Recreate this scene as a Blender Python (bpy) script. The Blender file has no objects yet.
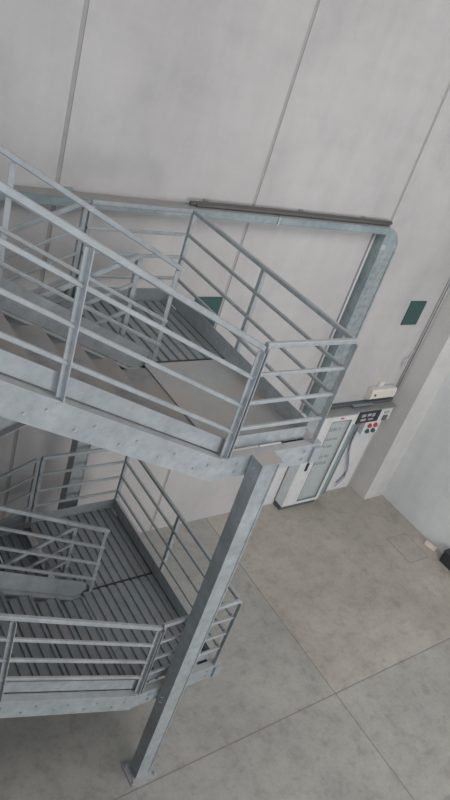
import bpy, math, random
from mathutils import Vector, Matrix
random.seed(7)
S = bpy.context.scene
COL = S.collection

# ------------------------------------------------------------------ materials
def nodes(m):
    m.use_nodes = True
    nt = m.node_tree
    nt.nodes.clear()
    out = nt.nodes.new('ShaderNodeOutputMaterial')
    b = nt.nodes.new('ShaderNodeBsdfPrincipled')
    nt.links.new(b.outputs[0], out.inputs[0])
    return nt, b

def N(nt, t, **k):
    n = nt.nodes.new(t)
    for a, v in k.items():
        if a.startswith('i_'):
            n.inputs[a[2:].replace('_', ' ')].default_value = v
        else:
            setattr(n, a, v)
    return n

def coords(nt, scale=(1, 1, 1)):
    tc = N(nt, 'ShaderNodeNewGeometry')
    mp = N(nt, 'ShaderNodeMapping')
    mp.inputs['Scale'].default_value = scale
    nt.links.new(tc.outputs['Position'], mp.inputs['Vector'])
    return mp.outputs[0]

def noise(nt, vec, scale, detail=4, rough=.55):
    n = N(nt, 'ShaderNodeTexNoise')
    n.inputs['Scale'].default_value = scale
    n.inputs['Detail'].default_value = detail
    n.inputs['Roughness'].default_value = rough
    nt.links.new(vec, n.inputs['Vector'])
    return n.outputs['Fac']

def ramp(nt, fac, stops):
    r = N(nt, 'ShaderNodeValToRGB')
    e = r.color_ramp.elements
    e[0].position, e[0].color = stops[0][0], (*stops[0][1], 1)
    e[1].position, e[1].color = stops[-1][0], (*stops[-1][1], 1)
    for p, c in stops[1:-1]:
        x = e.new(p); x.color = (*c, 1)
    nt.links.new(fac, r.inputs[0])
    return r.outputs[0]

def mix(nt, fac, a, b, mode='MIX'):
    m = N(nt, 'ShaderNodeMix', data_type='RGBA', blend_type=mode)
    for s, v in ((m.inputs[0], fac), (m.inputs[6], a), (m.inputs[7], b)):
        if isinstance(v, (int, float)): s.default_value = v
        elif isinstance(v, tuple): s.default_value = (*v, 1)
        else: nt.links.new(v, s)
    return m.outputs[2]

def g(v): return (v, v, v)

def plain(name, c, rough=.6, metal=0., var=.06):
    m = bpy.data.materials.new(name)
    nt, b = nodes(m)
    f = noise(nt, coords(nt), 9, 3)
    col = ramp(nt, f, [(.3, tuple(x*(1-var) for x in c)), (.7, tuple(min(1, x*(1+var)) for x in c))])
    nt.links.new(col, b.inputs['Base Color'])
    b.inputs['Roughness'].default_value = rough
    b.inputs['Metallic'].default_value = metal
    return m

def steel(name, lo, hi, dust=.55, dustcol=(.36, .325, .29), metal=.28, rough=.56):
    m = bpy.data.materials.new(name)
    nt, b = nodes(m)
    v = coords(nt)
    f1 = noise(nt, v, 14, 5, .65)
    f2 = noise(nt, v, 2.2, 3)
    c1 = ramp(nt, f1, [(.3, lo), (.72, hi)])
    c2 = mix(nt, .35, c1, ramp(nt, f2, [(.35, g(.55)), (.65, g(1.))]), 'MULTIPLY')
    geo = N(nt, 'ShaderNodeNewGeometry')
    sep = N(nt, 'ShaderNodeSeparateXYZ')
    nt.links.new(geo.outputs['True Normal'], sep.inputs[0])
    up = N(nt, 'ShaderNodeMapRange')
    up.inputs['From Min'].default_value = .75; up.inputs['From Max'].default_value = .95
    nt.links.new(sep.outputs['Z'], up.inputs['Value'])
    dn = N(nt, 'ShaderNodeMapRange')
    dn.inputs['From Min'].default_value = .36; dn.inputs['From Max'].default_value = .6
    dn.inputs['To Min'].default_value = dust*.2; dn.inputs['To Max'].default_value = min(1, dust*1.35)
    nt.links.new(noise(nt, v, 3.1, 5, .6), dn.inputs['Value'])
    mu = N(nt, 'ShaderNodeMath', operation='MULTIPLY')
    nt.links.new(up.outputs[0], mu.inputs[0]); nt.links.new(dn.outputs[0], mu.inputs[1])
    nt.links.new(mix(nt, mu.outputs[0], c2, dustcol), b.inputs['Base Color'])
    mm = N(nt, 'ShaderNodeMath', operation='MULTIPLY_ADD')
    nt.links.new(mu.outputs[0], mm.inputs[0]); mm.inputs[1].default_value = -metal; mm.inputs[2].default_value = metal
    nt.links.new(mm.outputs[0], b.inputs['Metallic'])
    rr = ramp(nt, f1, [(.3, g(rough-.08)), (.7, g(rough+.12))])
    nt.links.new(rr, b.inputs['Roughness'])
    return m

def wallmat(name, base, warm=0., streak=.12):
    m = bpy.data.materials.new(name)
    nt, b = nodes(m)
    big = noise(nt, coords(nt, (1, 1, .7)), .55, 4)
    st = noise(nt, coords(nt, (3.2, 3.2, .35)), 1.6, 4)
    hz = noise(nt, coords(nt, (.5, .5, 4.)), 1.3, 3)
    fine = noise(nt, coords(nt), 22, 4, .7)
    c = ramp(nt, big, [(.3, tuple(x*(1-streak) for x in base)), (.7, tuple(x*(1+streak*.55) for x in base))])
    cl = noise(nt, coords(nt), 2.6, 6, .65)
    c = mix(nt, .55, c, ramp(nt, cl, [(.32, (.83, .84, .85)), (.5, g(.95)), (.66, g(1.0))]), 'MULTIPLY')
    c = mix(nt, .28, c, ramp(nt, st, [(.35, g(.84)), (.62, g(1.0))]), 'MULTIPLY')
    c = mix(nt, .2, c, ramp(nt, hz, [(.35, g(.87)), (.6, g(1.0))]), 'MULTIPLY')
    c = mix(nt, .3, c, ramp(nt, fine, [(.3, g(.88)), (.7, g(1.))]), 'MULTIPLY')
    nt.links.new(c, b.inputs['Base Color'])
    b.inputs['Roughness'].default_value = .8
    bp = N(nt, 'ShaderNodeBump'); bp.inputs['Strength'].default_value = .12; bp.inputs['Distance'].default_value = .01
    nt.links.new(fine, bp.inputs['Height']); nt.links.new(bp.outputs[0], b.inputs['Normal'])
    return m

def floormat(name, base, seed=0., slabs=False):
    m = bpy.data.materials.new(name)
    nt, b = nodes(m)
    v = coords(nt)
    mp = N(nt, 'ShaderNodeMapping'); mp.inputs['Location'].default_value = (seed, seed*1.7, 0)
    nt.links.new(v, mp.inputs[0]); v = mp.outputs[0]
    a = noise(nt, v, .9, 6, .65)
    d = noise(nt, v, 4.5, 6, .7)
    e = noise(nt, v, 17, 4, .7)
    c = ramp(nt, a, [(.3, tuple(x*.84 for x in base)), (.52, base), (.72, tuple(x*1.14 for x in base))])
    c = mix(nt, .75, c, ramp(nt, d, [(.3, (.66, .64, .62)), (.47, (.93, .92, .91)), (.56, g(1.)), (.7, (1.05, 1.03, 1.0))]), 'MULTIPLY')
    c = mix(nt, .35, c, ramp(nt, e, [(.36, g(.72)), (.5, g(1.))]), 'MULTIPLY')
    if slabs:      # the bay in the corner was poured in a browner concrete
        sp = N(nt, 'ShaderNodeSeparateXYZ'); nt.links.new(coords(nt), sp.inputs[0])
        q = []
        for ax, lim in (('X', 6.061), ('Y', 2.627)):
            t_ = N(nt, 'ShaderNodeMath', operation='GREATER_THAN'); t_.inputs[1].default_value = lim
            nt.links.new(sp.outputs[ax], t_.inputs[0]); q.append(t_.outputs[0])
        t_ = N(nt, 'ShaderNodeMath', operation='MULTIPLY'); nt.links.new(q[0], t_.inputs[0]); nt.links.new(q[1], t_.inputs[1])
        c = mix(nt, t_.outputs[0], c, mix(nt, 1., c, (1.12, 1.06, 1.02), 'MULTIPLY'))
    nt.links.new(c, b.inputs['Base Color'])
    nt.links.new(ramp(nt, d, [(.3, g(.42)), (.7, g(.66))]), b.inputs['Roughness'])
    return m

M = dict(
    galv=steel('galvanized', (.33, .368, .39), (.475, .51, .535), dust=.55, dustcol=(.42, .405, .39)),
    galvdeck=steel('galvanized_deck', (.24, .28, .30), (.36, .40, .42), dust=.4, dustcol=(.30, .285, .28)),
    galvplate=steel('galvanized_plate', (.36, .40, .43), (.5, .54, .57), dust=1.1, dustcol=(.40, .365, .34), metal=.3),
    tread=steel('tread_dusty', (.20, .215, .235), (.40, .42, .44), dust=.9, dustcol=(.30, .27, .25), metal=.3),
    tray=steel('tray_steel', (.27, .335, .36), (.40, .47, .49), dust=1.2, dustcol=(.36, .325, .30)),
    traycov=steel('tray_cover', (.25, .29, .31), (.45, .50, .52), dust=.5, rough=.6),
    traylid=steel('tray_lid', (.42, .47, .49), (.56, .61, .63), dust=1.0, dustcol=(.36, .325, .30)),
    bolt=plain('bolt_zinc', (.42, .46, .5), .4, .5),
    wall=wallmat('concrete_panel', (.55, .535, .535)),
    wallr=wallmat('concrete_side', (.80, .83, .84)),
    pil=wallmat('concrete_pilaster', (.68, .67, .655)),
    floor=floormat('concrete_floor', (.405, .395, .368), slabs=True),
    joint=plain('joint_sealant', (.36, .355, .35), .8),
    hatch=plain('hatch_rim', (.35, .335, .31), .7),
    fjoint=plain('floor_joint', (.255, .235, .22), .8),
    green=plain('green_plate', (.03, .088, .085), .5),
    white=plain('cabinet_white', (.68, .69, .70), .4),
    cabside=plain('cabinet_grey', (.70, .75, .77), .45),
    plinth=plain('plinth_grey', (.10, .12, .135), .6),
    tealgrey=plain('teal_grey', (.27, .335, .345), .5),
    seal=plain('door_seal', (.12, .135, .14), .5),
    panelin=plain('cabinet_inner', (.40, .44, .44), .5),
    dark=plain('dark_plastic', (.035, .037, .042), .5),
    black=plain('black_cable', (.12, .115, .11), .7),
    red=plain('red_plastic', (.50, .09, .09), .4),
    gbtn=plain('green_plastic', (.045, .14, .14), .4),
    purple=plain('lilac_cable', (.27, .25, .36), .5),
    greyc=plain('grey_cable', (.36, .37, .42), .5),
    cream=plain('cream_plastic', (.70, .66, .60), .5),
    brick=plain('pale_brick', (.72, .64, .56), .8, 0, .1),
    conduit=plain('grey_conduit', (.55, .56, .58), .5),
)
def glassmat():
    m = bpy.data.materials.new('door_glass'); nt, b = nodes(m)
    b.inputs['Base Color'].default_value = (.80, .88, .88, 1)
    b.inputs['Roughness'].default_value = .05
    b.inputs['Alpha'].default_value = .22
    return m
M['glass'] = glassmat()

# ------------------------------------------------------------------ mesh tools
class MB:
    def __init__(s): s.v = []; s.f = []
    def box(s, x0, x1, y0, y1, z0, z1):
        n = len(s.v)
        s.v += [(x, y, z) for z in (z0, z1) for y in (y0, y1) for x in (x0, x1)]
        s.f += [tuple(n+i for i in q) for q in ((0,2,3,1),(4,5,7,6),(0,1,5,4),(2,6,7,3),(0,4,6,2),(1,3,7,5))]
        return s
    def sweep(s, prof, p0, p1, U, V):
        """extrude a closed 2D outline from p0 to p1"""
        p0, p1, U, V = map(Vector, (p0, p1, U, V))
        n = len(s.v); k = len(prof)
        for p in (p0, p1):
            s.v += [tuple(p + U*a + V*b) for a, b in prof]
        s.f += [(n+i, n+(i+1) % k, n+k+(i+1) % k, n+k+i) for i in range(k)]
        s.f += [tuple(n+i for i in reversed(range(k))), tuple(n+k+i for i in range(k))]
        return s
    def bar(s, p0, p1, w, h, side=None):
        """rectangular bar; h is measured along V (nearly vertical), w along U"""
        d = (Vector(p1)-Vector(p0)).normalized()
        U = Vector(side) if side else d.cross(Vector((0, 0, 1))).normalized()
        V = U.cross(d).normalized()
        c = min(w, h)*.18
        P = [(-w/2+c,-h/2),(w/2-c,-h/2),(w/2,-h/2+c),(w/2,h/2-c),(w/2-c,h/2),(-w/2+c,h/2),(-w/2,h/2-c),(-w/2,-h/2+c)]
        return s.sweep(P, p0, p1, U, V)
    def cyl(s, p0, p1, r, n=12):
        d = (Vector(p1)-Vector(p0)).normalized()
        a = Vector((0, 0, 1)) if abs(d.z) < .9 else Vector((1, 0, 0))
        U = d.cross(a).normalized(); V = d.cross(U)
        return s.sweep([(r*math.cos(t*2*math.pi/n), r*math.sin(t*2*math.pi/n)) for t in range(n)], p0, p1, U, V)
    def tube(s, pts, r, n=8):
        pts = [Vector(p) for p in pts]
        base = len(s.v)
        for i, p in enumerate(pts):
            d = (pts[min(i+1, len(pts)-1)]-pts[max(i-1, 0)]).normalized()
            a = Vector((0, 1, 0)) if abs(d.y) < .9 else Vector((1, 0, 0))
            U = d.cross(a).normalized(); V = d.cross(U)
            s.v += [tuple(p+U*r*math.cos(t*2*math.pi/n)+V*r*math.sin(t*2*math.pi/n)) for t in range(n)]
        for i in range(len(pts)-1):
            for t in range(n):
                s.f.append((base+i*n+t, base+i*n+(t+1) % n, base+(i+1)*n+(t+1) % n, base+(i+1)*n+t))
        s.f += [tuple(base+i for i in reversed(range(n))), tuple(base+(len(pts)-1)*n+i for i in range(n))]
        return s
    def build(s, name, mat, parent=None, loc=(0, 0, 0)):
        me = bpy.data.meshes.new(name)
        L = Vector(loc)
        me.from_pydata([tuple(Vector(v)-L) for v in s.v], [], s.f)
        me.materials.append(M[mat])
        import bmesh
        bm = bmesh.new(); bm.from_mesh(me); bmesh.ops.recalc_face_normals(bm, faces=bm.faces); bm.to_mesh(me); bm.free()
        o = bpy.data.objects.new(name, me); COL.objects.link(o)
        o.location = L
        if parent:
            # all coordinates are given in world space
            o.parent = parent
            w = Vector((0, 0, 0)); q = parent
            while q: w += q.location; q = q.parent
            o.location = L - w
        return o

def smooth(o):
    for p in o.data.polygons: p.use_smooth = len(p.vertices) == 4
    return o
def tag(o, label=None, cat=None, group=None, kind=None):
    for k, v in (('label', label), ('category', cat), ('group', group), ('kind', kind)):
        if v: o[k] = v
    return o
def thing(name, label, cat, loc, group=None):
    o = bpy.data.objects.new(name, None); COL.objects.link(o); o.location = loc
    o.empty_display_size = .2
    return tag(o, label, cat, group)

# ------------------------------------------------------------------ setting
WY = 6.0      # face of the back wall
tag(MB().box(-6, 10.2, -3.5, 6.3, -.2, 0).build('floor', 'floor'), kind='structure')
# the joints are narrow filled saw cuts, a hair proud of the slab
j = MB().box(-6, 9.95, 2.62, 2.634, 0, .0015).box(6.055, 6.067, -3.5, 6.0, 0, .0015)
tag(j.build('trim_1', 'fjoint'), kind='structure')
w = MB()
xs = [-6, -4.53, -2.13, .27, 2.65, 5.02, 7.42, 10.2]
for a, b in zip(xs, xs[1:]):
    w.box(a+.023, b-.023, WY, WY+.25, 0, 10.2)
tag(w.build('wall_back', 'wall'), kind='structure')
w = MB().box(-6, 10.2, WY+.008, WY+.24, 0, 10.2)
tag(w.build('trim_2', 'joint'), kind='structure')
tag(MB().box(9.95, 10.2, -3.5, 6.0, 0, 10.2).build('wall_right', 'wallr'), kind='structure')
tag(MB().box(9.42, 9.95, 5.58, 6.0, 0, 10.2).build('trim_3', 'pil'), kind='structure')

# assumed upper floor; slab and low walls added to shade the lower left
tag(MB().box(-6, -.95, 2.6, 6.0, 5.55, 5.79).box(-6, -1.0, -3.5, 2.6, 5.55, 5.79).build('floor_shade_slab', 'floor'), kind='structure')
tag(MB().box(-6, -1.0, -3.7, -3.5, 0, 5.79).build('wall_shade_front', 'wall'), kind='structure')  # unseen low wall, added to block light under the slab
tag(MB().box(-6.2, -6, -3.5, 6.25, 0, 5.79).build('wall_shade_left', 'wall'), kind='structure')  # added low wall out of view, blocks light from the left

# ------------------------------------------------------------------ staircase
SL = .49                       # slope of a flight
XN, XR = 2.85, 2.65             # where the near / rear flights meet the landings
YN, YI, YJ, YR = 2.91, 4.16, 4.26, 5.32   # rail planes
XE = 3.77                       # rail along the end of the landings
RISE = 1.45; RUN = RISE/SL
HT = [.95, .71, .47, .24]
st = thing('staircase', 'galvanized steel switchback staircase standing in front of the concrete wall', 'staircase', (3.2, 4.1, 0))

def channel(h=.2, fl=.07, t=.008):
    return [(0, 0), (fl, 0), (fl, -t), (t, -t), (t, -h+t), (fl, -h+t), (fl, -h), (0, -h)]
def angle(a=.04, t=.007):
    return [(0, 0), (a, 0), (a, t), (t, t), (t, a), (0, a)]

def bolt(parent, p, axis, r=.013, ln=.014):
    p = Vector(p); a = Vector(axis)
    m = MB().cyl(p - a*.002, p+a*.003, r*1.5, 12).cyl(p+a*.003, p+a*ln, r, 6)
    return m.build('bolt', 'bolt', parent, loc=p)

def beam(p0, p1, U, h=.2, name='edge_beam', mat='galv', fl=.07):
    m = MB().sweep(channel(h, fl), p0, p1, U, (0, 0, 1))
    return m.build(name, mat, st, loc=p0)

def post(parent, x, y, z0, z1, sx=1, sy=1):
    m = MB().sweep([(a*sx, b*sy) for a, b in angle()], (x, y, z0), (x, y, z1), (1, 0, 0), (0, 1, 0))
    m.box(x-.006 if sx > 0 else x-.046, x+.046 if sx > 0 else x+.006, y-.006 if sy > 0 else y-.046, y+.046 if sy > 0 else y+.006, z0-.004, z0+.006)
    return m.build('post', 'galv', parent, loc=(x, y, z0))

def railing(p0, p1, zoff=0., posts=(), ends=(1, 1)):
    """p0/p1 = points on the base line; four square bars and the posts"""
    p0, p1 = Vector(p0), Vector(p1)
    r = None
    for i, h in enumerate(HT):
        a, b = p0+Vector((0, 0, h)), p1+Vector((0, 0, h))
        w_ = .040 if i == 0 else .029
        m = MB().bar(a, b, w_, w_)
        if i == 0: r = m.build('handrail', 'galv', st, loc=a)
        else: m.build('rail_bar', 'galv', r, loc=a)
    for t, sx, sy in posts:
        q = p0.lerp(p1, t)
        post(r, q.x, q.y, q.z, q.z+HT[0]-.02, sx, sy)
    return r

def deck(z, x0n, smooth_front):
    """ribbed deck of a half landing, in two panels"""
    def ribs(xa, xb, ya, yb, name, mat, ribbed=True):
        m = MB()
        if not ribbed:
            m.box(xa, xb, ya, yb, z-.006, z)
        else:
            pts = []; x = xa
            while x < xb-.001:
                e = min(x+.066, xb); pts += [(x, z), (e, z)]
                if e + .012 < xb:
                    pts += [(e+.006, z-.02), (min(e+.026, xb), z-.02)]
                x = e+.032
            low = [(a, b-.004) for a, b in reversed(pts)]
            m.sweep([(a, b) for a, b in pts+low], (0, ya, 0), (0, yb, 0), (1, 0, 0), (0, 0, 1))
        return m.build(name, mat, st, loc=((xa+xb)/2, ya, z))
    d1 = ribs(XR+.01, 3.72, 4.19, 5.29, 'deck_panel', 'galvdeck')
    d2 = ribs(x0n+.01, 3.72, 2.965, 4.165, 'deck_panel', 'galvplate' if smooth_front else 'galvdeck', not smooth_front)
    # joists under the deck
    for y in (3.4, 4.18, 4.8):
        MB().box(x0n if y < 4.5 else XR, 3.80, y-.012, y+.012, z-.15, z-.04).build('joist', 'galv', d1 if y > 4.5 else d2, loc=(3.3, y, z-.1))
    MB().box(XN+.02, 3.715, 4.168, 4.187, z-.03, z+.003).build('seam_strip', 'dark', d2, loc=(3.3, 4.17, z))
    t = .006
    def kick(x0, x1, y0, y1, par, k=.12): MB().box(x0, x1, y0, y1, z+.008, z+k).build('kick_plate', 'galv', par, loc=((x0+x1)/2, (y0+y1)/2, z))
    kick(x0n+.03, 3.725, 2.965, 2.965+t, d2)
    kick(3.72, 3.72+t, 2.971, 4.175, d2, .16)
    kick(3.72, 3.72+t, 4.18, 5.285, d1, .16)
    kick(XR+.03, 3.725, 5.285, 5.285+t, d1, .14)
    return d1, d2

def landing(z, smooth_front):
    d1, d2 = deck(z, XN, smooth_front)
    f = beam((XN, 2.87, z), (3.86, 2.87, z), (0, 1, 0))
    for x in (3.015, 3.70):
        bolt(f, (x, 2.87, z-.06), (0, -1, 0)); bolt(f, (x, 2.87, z-.14), (0, -1, 0))
    e = beam((3.86, 2.941, z), (3.86, 5.294, z), (-1, 0, 0), fl=.132)
    # end lug with two bolts at the front corner
    l = MB().box(3.78, 3.872, 2.845, 2.869, z-.18, z-.03).build('end_lug', 'bolt', e, loc=(3.82, 2.86, z-.1))
    r = beam((XR, 5.41, z), (3.86, 5.41, z), (0, -1, 0), fl=.115)
    c = beam((XR, 4.215, z-.04), (3.78, 4.215, z-.04), (0, -1, 0), .15)
    # railings of the landing
    railing((2.915, YN, z), (XE, YN, z), posts=((0, 1, -1), (1, 1, -1)))
    railing((XE, YN+.03, z), (XE, YR, z), posts=((.49, 1, 1), (1, 1, 1)))
    railing((XR+.04, YR, z), (XE-.03, YR, z), posts=((0, 1, 1),))

def pan_tread(x0, x1, y0, y1, z, mat='tread'):
    """folded pan tread with front and rear lips; x1 is the nosing"""
    s = 1 if x1 > x0 else -1
    t = .004; h = .035
    top = [(x0, z)]
    if mat == 'galvdeck':                 # ribbed sheet like the landings
        for i in range(3):
            c = x0+s*(.065+i*.098)
            top += [(c, z), (c+s*.006, z-.018), (c+s*.026, z-.018), (c+s*.032, z)]
    prof = [(x0, h+z)] + top + [(x1, z), (x1, z-.045), (x1-s*t, z-.045), (x1-s*t, z-t-.018), (x0-s*t, z-t-.018), (x0-s*t, h+z)]
    m = MB().sweep(prof, (0, y0, 0), (0, y1, 0), (1, 0, 0), (0, 0, 1))
    return m.build('tread', mat, st, loc=((x0+x1)/2, (y0+y1)/2, z))

def flight(x_top, z_top, up_left, ya, yb, yra, yrb, bolts=True, pa=(.5,), pb=(.5,), SL=.49, tmat='tread'):
    RUN = RISE/SL
    """inclined flight. Meets a landing at x_top.. direction -x; up_left: rises to the left.
    ya,yb: stringer web planes (near, far); yra,yrb: railing planes"""
    s = 1 if up_left else -1
    a = lambda x: z_top + s*(x_top-x)*SL
    xl = x_top-RUN
    P = lambda x, y, dz=0: (x, y, a(x)+dz)
    for y, U, near in ((ya, 1, True), (yb, -1, False)):
        if not up_left and near: U = -1; y += .07
        dz = -.095 if (up_left and not near) else 0
        m = MB().sweep(channel(.225+dz, .07), P(xl, y, dz), P(x_top, y, dz), (0, U, 0), (0, 0, 1))
        sg = m.build('stringer', 'galv', st, loc=P(x_top, y))
        n = Vector((0, -1, 0)) if near else Vector((0, 1, 0))
        ky = (y+U*.075 if near else y+U*.012) if up_left else y+U*.01
        MB().sweep([(0, .01+dz), (U*.006, .01+dz), (U*.006, .145), (0, .145)], P(xl+.05, ky), P(x_top+.04, ky), (0, 1, 0), (0, 0, 1)).build('kick_plate', 'galv', sg, loc=P(x_top, ky))
        if bolts and near:
            for i in range(9):
                xx = x_top-RUN/9*(i+.35)
                for dx, dz in ((0, -.085), (.13, -.085-.07)):
                    bolt(sg, (xx-dx, y, a(xx-dx)+dz), n, .010, .011)
    for i in range(1, 9):
        if up_left:
            z = z_top+(i*RISE/9-.215 if i > 1 else -.012)
            x1 = x_top-(i-1)*RUN/9+(.04 if i == 1 else 0); x0 = x_top-i*RUN/9-.01
            pan_tread(x0, x1, ya+.082, yb-.082, z, tmat)
        else:
            z = z_top-i*RISE/9-.0
            x0 = x_top-(i-1)*RUN/9-.02; x1 = x_top-i*RUN/9-.03
            # nosing faces the climber, towards -x
            pan_tread(x0, x1, ya+.082, yb-.072, z, tmat)
    DX = -.045 if up_left else .02
    for y, ps, dx in ((yra, pa, DX), (yrb, pb, DX-.07 if up_left else DX)):
        railing(P(x_top-dx, y), P(xl+.05, y), posts=[(t, -1 if up_left else 1, 1 if y == yra and not up_left else (-1 if y in (YN,) else 1)) for t in ps])

L1, L2 = 1.45, 4.35
landing(L1, False)
landing(L2, True)
tm = (XN-1.47)/RUN
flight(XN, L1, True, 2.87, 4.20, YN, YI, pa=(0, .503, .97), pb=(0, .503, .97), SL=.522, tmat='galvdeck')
flight(XN, L2, True, 2.87, 4.20, YN, YI, pa=(0, tm, .97), pb=(0, tm, .97))
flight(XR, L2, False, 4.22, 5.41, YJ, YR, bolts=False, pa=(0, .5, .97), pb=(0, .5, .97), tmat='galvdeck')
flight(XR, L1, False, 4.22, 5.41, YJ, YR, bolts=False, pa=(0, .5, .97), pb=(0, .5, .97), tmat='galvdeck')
# full landings at the far (left) end
for z in (2.9, 5.8):
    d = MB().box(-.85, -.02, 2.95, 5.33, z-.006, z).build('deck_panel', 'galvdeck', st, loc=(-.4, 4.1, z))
    beam((-.9, 2.87, z), (.05, 2.87, z), (0, 1, 0)); beam((-.9, 5.41, z), (-.2, 5.41, z), (0, -1, 0)); beam((-.9, 2.87, z), (-.9, 5.41, z), (1, 0, 0))

def column(x, y, z1, s, detail=True):
    """H column, flanges facing -x and +x"""
    w_, t, d = .07, .012, .175
    m = MB()
    e = .008; P = [(0, 0), (t, 0), (t, e), (d-t, e), (d-t, 0), (d, 0), (d, 2*w_), (d-t, 2*w_), (d-t, 2*w_-e), (t, 2*w_-e), (t, 2*w_), (0, 2*w_)]
    m.sweep(P, (x, y, .012), (x, y, z1), (1, 0, 0), (0, 1, 0))
    c = m.build('column', 'galv', st, loc=(x, y, 0))
    MB().box(x-.07, x+d+.07, y-.06, y+2*w_+.05, 0, .014).build('base_plate', 'galv', c, loc=(x+.1, y+.1, 0))
    for dx, dy in ((-.04, -.03), (d+.04, -.03), (-.04, 2*w_+.02), (d+.04, 2*w_+.02)):
        bolt(c, (x+dx, y+dy, .014), (0, 0, 1), .014, .03)
    if detail:
        for z in (L1, L2):
            for dz in (-.07, -.15):
                bolt(c, (x, y+.075, z+dz), (-1, 0, 0), .014, .02)
    MB().box(x-.004, x+d+.03, y-.004, y+2*w_, z1, z1+.008).build('cap_plate', 'galvplate', c, loc=(x+.1, y+.07, z1))
    return c
column(3.13, 2.725, L2+.0, -1)
column(3.13, 5.415, L2-.0, 1)
column(-.7, 2.725, 5.79, -1, False)
column(-.7, 5.415, 5.79, 1, False)

# ------------------------------------------------------------------ cable tray
t = thing('cable_tray', 'galvanized cable tray running along the wall and turning down', 'cable tray', (7.4, 5.95, 5.1))
TZ = 5.14
m = MB()
m.box(-2.0, 7.25, 5.985, 5.995, TZ-.085, TZ)               # back flange
m.box(-2.0, 7.25, 5.845, 5.985, TZ-.085, TZ-.079)           # pan
tr = m.build('tray_channel', 'tray', t, loc=(4, 5.9, TZ))
MB().box(-2.0, 7.25, 5.84, 5.848, TZ-.085, TZ).box(-2.0, 7.25, 5.832, 5.84, TZ-.006, TZ+.004).box(-2, 7.25, 5.832, 5.84, TZ-.09, TZ-.082).build('tray_front', 'tray', tr, loc=(4, 5.84, TZ))
for x0, x1 in ((-2, 1.1), (1.106, 4.1), (4.106, 5.32), (5.34, 7.25)):
    MB().box(x0, x1, 5.842, 5.99, TZ+.001, TZ+.007).build('tray_lid', 'tray', tr, loc=((x0+x1)/2, 5.9, TZ))
MB().box(5.31, 5.335, 5.826, 5.834, TZ-.09, TZ+.008).build('tray_clip', 'traylid', tr, loc=(5.32, 5.83, TZ))
# elbow: quarter annulus in the wall plane
m = MB()
R1 = .33; cx, cz = 7.25, TZ-R1+.005
arc = [(cx+R1*math.sin(a), cz+R1*math.cos(a)) for a in [i*math.pi/16 for i in range(9)]]
P = [(cx, cz)] + arc
m.sweep(P, (0, 5.845, 0), (0, 5.99, 0), (1, 0, 0), (0, 0, 1))
m.build('tray_elbow', 'tray', tr, loc=(cx, 5.9, cz))
# riser down to the cabinets: recessed perforated face between two lips
x0, x1, zb, zt = 7.25, 7.58, 2.012, cz
m = MB().box(x0, x0+.012, 5.845, 5.99, zb, zt).box(x1-.012, x1, 5.845, 5.99, zb, zt).box(x0, x0+.03, 5.838, 5.846, zb, zt).box(x1-.03, x1, 5.838, 5.846, zb, zt)
m.build('tray_riser', 'tray', tr, loc=(x0, 5.9, zb))
MB().box(x0+.03, x1-.03, 5.849, 5.855, zb, zt).build('tray_cover', 'traycov', tr, loc=(x0, 5.85, zb))
MB().box(x0+.012, x1-.012, 5.97, 5.985, zb, zt).build('tray_back', 'tray', tr, loc=(x0, 5.98, zb))
MB().box(7.25, 7.34, 5.84, 5.844, cz+.02, cz+.09).build('joint_plate', 'traylid', tr, loc=(7.3, 5.84, cz))
# small light conduit along the riser
o = MB().cyl((7.19, 5.975, 2.05), (7.19, 5.975, 5.04), .018).build('conduit', 'conduit')
smooth(tag(o, 'thin grey conduit beside the left edge of the vertical cable tray', 'conduit'))
# black sheathed cables lying on the tray
cab = MB()
cab.tube([(4.12, 5.93, TZ+.03), (4.5, 5.945, TZ+.035), (5.2, 5.95, TZ+.036), (6.2, 5.95, TZ+.036), (7.1, 5.95, TZ+.038), (7.38, 5.95, TZ+.036)], .026)
cab.tube([(4.18, 5.90, TZ+.025), (4.6, 5.905, TZ+.03), (5.6, 5.91, TZ+.03), (6.6, 5.905, TZ+.03), (7.3, 5.91, TZ+.03)], .020)
o = smooth(tag(cab.build('cable_bundle', 'black', None, loc=(4.12, 5.93, TZ)), 'black cable bundle lying on top of the horizontal cable tray', 'cables'))
for x in (4.35, 5.75, 6.85):
    MB().box(x-.03, x+.03, 5.985, 5.999, TZ+.0, TZ+.075).build('wall_bracket', 'tray', tr, loc=(x, 5.99, TZ))
for x in (2.76,):
    MB().box(x-.04, x+.04, 5.97, 5.999, TZ+.007, TZ+.04).build('wall_bracket', 'tray', tr, loc=(x, 5.99, TZ))

# ------------------------------------------------------------------ green plates
for x0, x1, z0, z1, lab in ((4.60, 4.99, 3.60, 4.02, 'dark green square plate on the wall behind the upper stair railing'),
                            (8.66, 9.03, 3.55, 3.97, 'dark green square plate on bare wall above the white lamp housing')):
    m = MB().box(x0, x1, WY-.018, WY, z0, z1)
    o = m.build('wall_plate', 'green', None, loc=((x0+x1)/2, WY, (z0+z1)/2))
    tag(o, lab, 'plate', 'dark green plates on the back wall')

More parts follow.
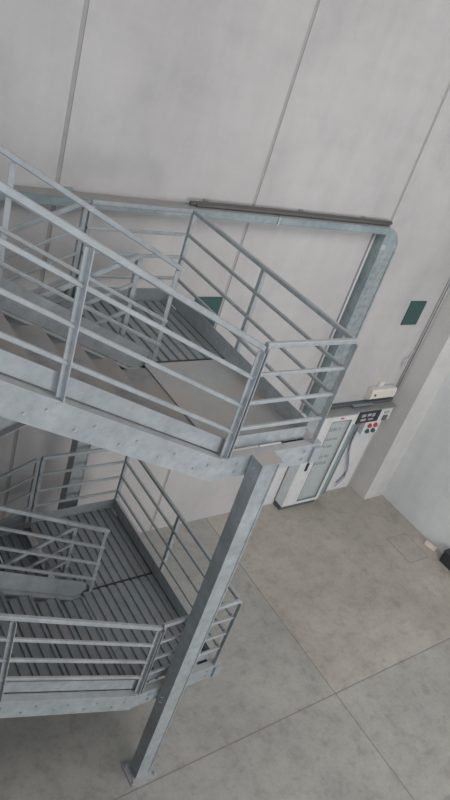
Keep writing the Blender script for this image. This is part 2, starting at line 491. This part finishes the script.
# ------------------------------------------------------------------ electrical cabinet
X0, X1, FY, BY, CZ = 7.47, 8.33, 5.79, 5.975, 1.99
c = thing('electrical_cabinet', 'tall white electrical cabinet with glass door under the vertical cable tray', 'cabinet', (7.9, 5.9, 0))
MB().box(X0+.01, X1-.01, FY+.012, BY, 0, .09).build('plinth', 'plinth', c, loc=(7.9, 5.9, 0))
m = MB().box(X0, X0+.015, FY, BY, .09, CZ).box(X1-.015, X1, FY, BY, .09, CZ).box(X0, X1, FY, BY, CZ-.015, CZ).box(X0, X1, FY, BY, .09, .105).box(X0, X1, BY-.012, BY, .09, CZ)
m.build('cabinet_body', 'cabside', c, loc=(7.9, 5.9, .09))
MB().box(X0-.01, X1+.01, FY-.02, BY+.005, CZ, CZ+.018).build('cabinet_top', 'tray', c, loc=(7.9, 5.9, CZ))
XD = X0+.27
d = MB().box(X0+.004, XD-.004, FY-.022, FY-.001, .10, CZ-.006).build('side_door', 'white', c, loc=(X0, FY, .1))
MB().box(XD-.11, XD-.07, FY-.045, FY-.022, .90, 1.06).build('handle', 'dark', d, loc=(XD-.09, FY-.03, 1.2))
fr = .05
m = MB().box(XD, XD+fr, FY-.022, FY-.001, .10, CZ-.006).box(X1-fr-.02, X1-.002, FY-.022, FY-.001, .10, CZ-.006)
m.box(XD+fr, X1-fr-.02, FY-.022, FY-.001, .10, .16).box(XD+fr, X1-fr-.02, FY-.022, FY-.001, CZ-.10, CZ-.006)
d = m.build('glass_door', 'white', c, loc=(XD, FY, .1))
ga, gb, gz0, gz1 = XD+fr, X1-fr-.02, .16, CZ-.10
s = .014
MB().box(ga, ga+s, FY-.02, FY, gz0, gz1).box(gb-s, gb, FY-.02, FY, gz0, gz1).box(ga+s, gb-s, FY-.02, FY, gz0, gz0+s).box(ga+s, gb-s, FY-.02, FY, gz1-s, gz1).build('door_seal', 'seal', d, loc=(ga, FY, gz0))
MB().box(ga+s, gb-s, FY-.012, FY-.007, gz0+s, gz1-s).build('glass_pane', 'glass', d, loc=(ga, FY, gz0))
MB().box(ga+.17, ga+.25, FY-.024, FY-.0221, CZ-.065, CZ-.035).build('red_badge', 'red', d, loc=(ga+.2, FY, CZ-.05))
p = MB().box(X0+.02, X1-.02, FY+.03, FY+.045, .12, CZ-.03).build('inner_panel', 'panelin', c, loc=(7.9, FY+.04, .12))
for zz, items in ((1.66, ((.05, .05), (.12, .05), (.19, .07), (.30, .04))), (1.30, ((.04, .04), (.10, .06), (.2, .1))), (1.46, ((.06, .30),)), (1.08, ((.05, .16), (.26, .08))), (.93, ((.02, .09), (.14, .05), (.22, .13)))):
    for dx, ww in items:
        hh = .028 if ww > .25 else .045
        MB().box(ga+dx, ga+dx+ww, FY+.012, FY+.03, zz, zz+hh).build('breaker', 'seal', p, loc=(ga+dx, FY+.02, zz))

# vertical grey strip with raised edges right of the cabinet
o = MB().box(8.36, 8.69, 5.945, 5.98, .0, 1.67).box(8.672, 8.69, 5.925, 5.945, .0, 1.67).box(8.36, 8.378, 5.925, 5.945, .0, 1.67).build('wall_strip', 'tealgrey', None, loc=(8.5, 5.97, 0))
tag(o, 'grey vertical strip between the cabinet and the meter box', 'trunking')

# meter and switch box on the wall
b = thing('meter_box', 'white wall box with meter window and red and green buttons', 'meter box', (8.9, 5.95, 1.2))
bx0, bx1, by = 8.37, 9.36, 5.86
MB().box(bx0, bx1, by, 5.98, 1.69, 1.99).box(8.80, 9.2, by, 5.98, 1.42, 1.69).build('box_body', 'white', b, loc=(8.9, 5.95, 1.4))
MB().box(bx0-.02, bx1, by-.06, 5.98, 1.992, 2.008).build('box_top', 'tray', b, loc=(8.9, 5.95, 1.95))
wn = MB().box(8.50, 9.05, by-.012, by, 1.70, 1.94).build('meter_window', 'dark', b, loc=(8.78, by, 1.72))
for i, (dx, dz, ww, hh, mt) in enumerate(((.04, .11, .1, .06, 'greyc'), (.18, .12, .09, .05, 'panelin'), (.30, .10, .07, .07, 'greyc'), (.05, .03, .13, .04, 'panelin'), (.24, .03, .12, .035, 'greyc'))):
    MB().box(8.54+dx, 8.54+dx+ww, by-.02, by-.012, 1.72+dz, 1.72+dz+hh).build('meter_module', mt, wn, loc=(8.54+dx, by-.015, 1.72+dz))
MB().box(9.17, 9.28, by-.02, by, 1.70, 1.80).build('socket', 'seal', b, loc=(9.22, by, 1.7))
MB().box(9.16, 9.27, by-.02, by, 1.85, 1.89).build('switch', 'panelin', b, loc=(9.22, by, 1.85))
for i, (x, z, mt) in enumerate(((8.92, 1.61, 'red'), (9.07, 1.61, 'red'), (8.92, 1.49, 'gbtn'), (9.07, 1.49, 'gbtn'))):
    o = MB().cyl((x, by, z), (x, by-.016, z), .046, 20).cyl((x, by-.016, z), (x, by-.04, z), .032, 16).build('push_button', mt, b, loc=(x, by, z))
    o['label'] = 'red button' if mt == 'red' else 'green button'
# dangling cables
def hang(pts, r, mat, lab):
    v = [Vector(p) for p in pts]; q = []
    for i in range(len(v)-1):
        a, b_, c_, d_ = v[max(i-1, 0)], v[i], v[i+1], v[min(i+2, len(v)-1)]
        for k in range(8):
            s_ = k/8
            q.append(.5*((2*b_)+(c_-a)*s_+(2*a-5*b_+4*c_-d_)*s_*s_+(3*b_-a-3*c_+d_)*s_**3))
    q.append(v[-1])
    o = MB().tube(q, r, 8).build('hanging_cable', mat, None, loc=pts[0])
    return smooth(tag(o, lab, 'cable', 'cables hanging under the meter box'))
hang([(8.73, 5.955, 1.675), (8.77, 5.955, 1.3), (8.86, 5.958, .95), (9.00, 5.96, .65), (9.07, 5.96, .42), (8.93, 5.955, .20)], .015, 'purple', 'lilac cable hanging in a curve below the meter box')
hang([(8.745, 5.915, 1.675), (8.745, 5.92, 1.25), (8.84, 5.922, .85), (8.99, 5.925, .55), (9.03, 5.925, .33), (8.88, 5.92, .15)], .011, 'greyc', 'thinner grey cable hanging beside the lilac cable on the wall')
o = MB().box(6.62, 9.33, 5.982, 5.999, .0, 1.98).build('backing_board', 'white', None, loc=(8, 5.99, 0))
tag(o, 'white backing board on the wall behind cabinet and hanging cables', 'board')

# wall trunking above the cabinets
o = MB().box(7.60, 9.33, 5.93, 6.0, 2.055, 2.085).build('wall_duct', 'plinth', None, loc=(8.4, 5.95, 2.06))
tag(o, 'dark horizontal wall duct just above the cabinet tops', 'duct')
for x in (8.3,):
    MB().box(x, x+.5, 5.87, 5.93, 2.06, 2.066).build('duct_lid', 'tealgrey', o, loc=(x, 5.9, 2.06))
# lamp housing
l = thing('emergency_light', 'cream plastic lamp housing on the wall above the meter box', 'emergency light', (8.9, 5.95, 2.3))
prof = [(0, 0), (-.10, 0), (-.13, .03), (-.13, .16), (-.11, .2), (0, .2)]
MB().sweep(prof, (8.60, 6.0, 2.16), (9.22, 6.0, 2.16), (0, 1, 0), (0, 0, 1)).build('lamp_body', 'cream', l, loc=(8.9, 5.95, 2.16))
MB().cyl((8.70, 5.872, 2.26), (8.70, 5.862, 2.26), .022, 12).build('indicator', 'dark', l, loc=(8.7, 5.87, 2.26))
MB().box(8.80, 8.92, 5.955, 5.998, 2.36, 2.46).build('mounting_tab', 'cream', l, loc=(8.86, 5.98, 2.4))
MB().box(8.62, 9.20, 5.94, 5.998, 2.361, 2.372).build('top_strip', 'conduit', l, loc=(8.86, 5.98, 2.36))
# conduit in the pilaster corner
o = MB().cyl((9.385, 5.965, 2.0), (9.385, 5.965, 10.1), .02).cyl((9.34, 5.98, 2.0), (9.34, 5.98, 10.1), .012).build('conduit', 'conduit', None, loc=(9.38, 5.96, 2.0))
smooth(tag(o, 'tall grey conduit pair in the corner beside the concrete pilaster', 'conduit'))
o = MB()
o.tube([(9.20+.035*math.cos(a)*(1+.3*math.sin(3*a)), 5.955+.01*math.sin(2*a), 2.82+.085*math.sin(a)) for a in [i*math.pi/8 for i in range(15)]]+[(9.28, 5.975, 2.93), (9.30, 5.988, 2.98), (9.318, 5.988, 3.06)], .011)
o = smooth(tag(o.build('cable_loop', 'conduit', None, loc=(9.2, 5.96, 2.82)), 'small coiled cable loop hanging from the corner conduit', 'cable'))

# ------------------------------------------------------------------ floor items
m = MB().box(-.11, .11, -.045, .045, 0, .06)
o = m.build('brick', 'brick'); o.location = (9.84, 4.20, 0.0); o.rotation_euler = (0, 0, math.radians(-72))
bv = o.modifiers.new('b', 'BEVEL'); bv.width = .008; bv.segments = 2
tag(o, 'small pale brick lying on the floor against the right wall', 'brick')
cr = thing('tool_crate', 'dark plastic crate on the floor against the right wall, past the brick', 'crate', (9.74, 3.75, 0))
x0, x1, y0, y1, h = 9.75, 9.93, 3.25, 3.90, .22
m = MB().box(x0, x1, y0, y1, 0.0, .012).box(x0, x0+.012, y0, y1, .012, h).box(x1-.012, x1, y0, y1, .012, h).box(x0, x1, y0, y0+.012, .012, h).box(x0, x1, y1-.012, y1, .012, h)
m.build('crate_body', 'dark', cr, loc=(9.74, 3.75, 0))
MB().box(x0-.012, x1+.01, y0-.012, y1+.012, h, h+.02).build('crate_lid', 'dark', cr, loc=(9.74, 3.75, h))
# shallow floor hatch
hx0, hx1, hy0, hy1 = 9.10, 9.62, 4.02, 4.62
o = MB().box(hx0, hx1, hy0, hy0+.02, 0, .004).box(hx0, hx1, hy1-.02, hy1, 0, .004).box(hx0, hx0+.02, hy0+.02, hy1-.02, 0, .004).box(hx1-.02, hx1, hy0+.02, hy1-.02, 0, .004).build('hatch_frame', 'hatch', None, loc=(9.4, 4.3, 0))
o.name = 'floor_hatch'
MB().box(hx0+.02, hx1-.02, hy0+.02, hy1-.02, 0, .003).build('hatch_cover', 'floor', o, loc=(9.4, 4.3, 0))
tag(o, 'square concrete floor hatch close to the right wall', 'hatch')

# ------------------------------------------------------------------ light
wd = bpy.data.worlds.new('hall'); S.world = wd; wd.use_nodes = True
bg = wd.node_tree.nodes['Background']
bg.inputs[0].default_value = (.93, 1.0, 1.05, 1); bg.inputs[1].default_value = .10
def area(loc, target, size, power, col):  # unseen area lamps, added and balanced to set the wall and floor tones
    l = bpy.data.lights.new('added_area', 'AREA'); l.shape = 'RECTANGLE'; l.size, l.size_y = size
    l.energy = power; l.color = col
    o = bpy.data.objects.new('added_area', l); COL.objects.link(o); o.location = loc
    o.rotation_euler = (Vector(target)-Vector(loc)).to_track_quat('-Z', 'Y').to_euler()
area((5.5, -6, 2.8), (8.5, 5, 1.5), (5, 4.5), 400, (1.0, .97, .95))      # added low front light for an assumed door opening out of view
area((.7, -6.4, 5.2), (8.5, 4.5, 2), (4, 3), 140, (.92, 1.0, 1.08))  # unseen fill lamp at front left, added to brighten left-facing steel
area((6, 0, 10.6), (6.5, 3, 0), (6, 4), 265, (1.0, .97, .94))  # unseen overhead lamp for an assumed roof opening
area((-3, -2.5, 8.2), (9.5, 5, 2), (3, 3.5), 110, (.97, 1.0, 1.03))  # fill lamp added on the left to light left-facing stair faces
area((-5, 1.0, 8.2), (9.5, 5, 2), (3, 3.5), 200, (.98, 1.0, 1.02))  # second added fill from farther left, same aim; no window modelled

# ------------------------------------------------------------------ camera
R = ((0.80348161, -0.522994, 0.28441971), (-0.08471261, -0.57333001, -0.81493342), (0.58927165, 0.63069008, -0.50496431))
cd = bpy.data.cameras.new('camera'); cam = bpy.data.objects.new('camera', cd); COL.objects.link(cam)
mw = Matrix(((R[0][0], -R[1][0], -R[2][0], 0), (R[0][1], -R[1][1], -R[2][1], 0), (R[0][2], -R[1][2], -R[2][2], 7.2), (0, 0, 0, 1)))
cam.matrix_world = mw
cd.sensor_fit = 'VERTICAL'; cd.sensor_height = 36; cd.lens = 676.15*36/800
cd.clip_start = .05
S.camera = cam
S.view_settings.view_transform = 'Standard'; S.view_settings.look = 'None'
S.view_settings.gamma = 1; S.view_settings.exposure = 0; S.view_settings.use_curve_mapping = False
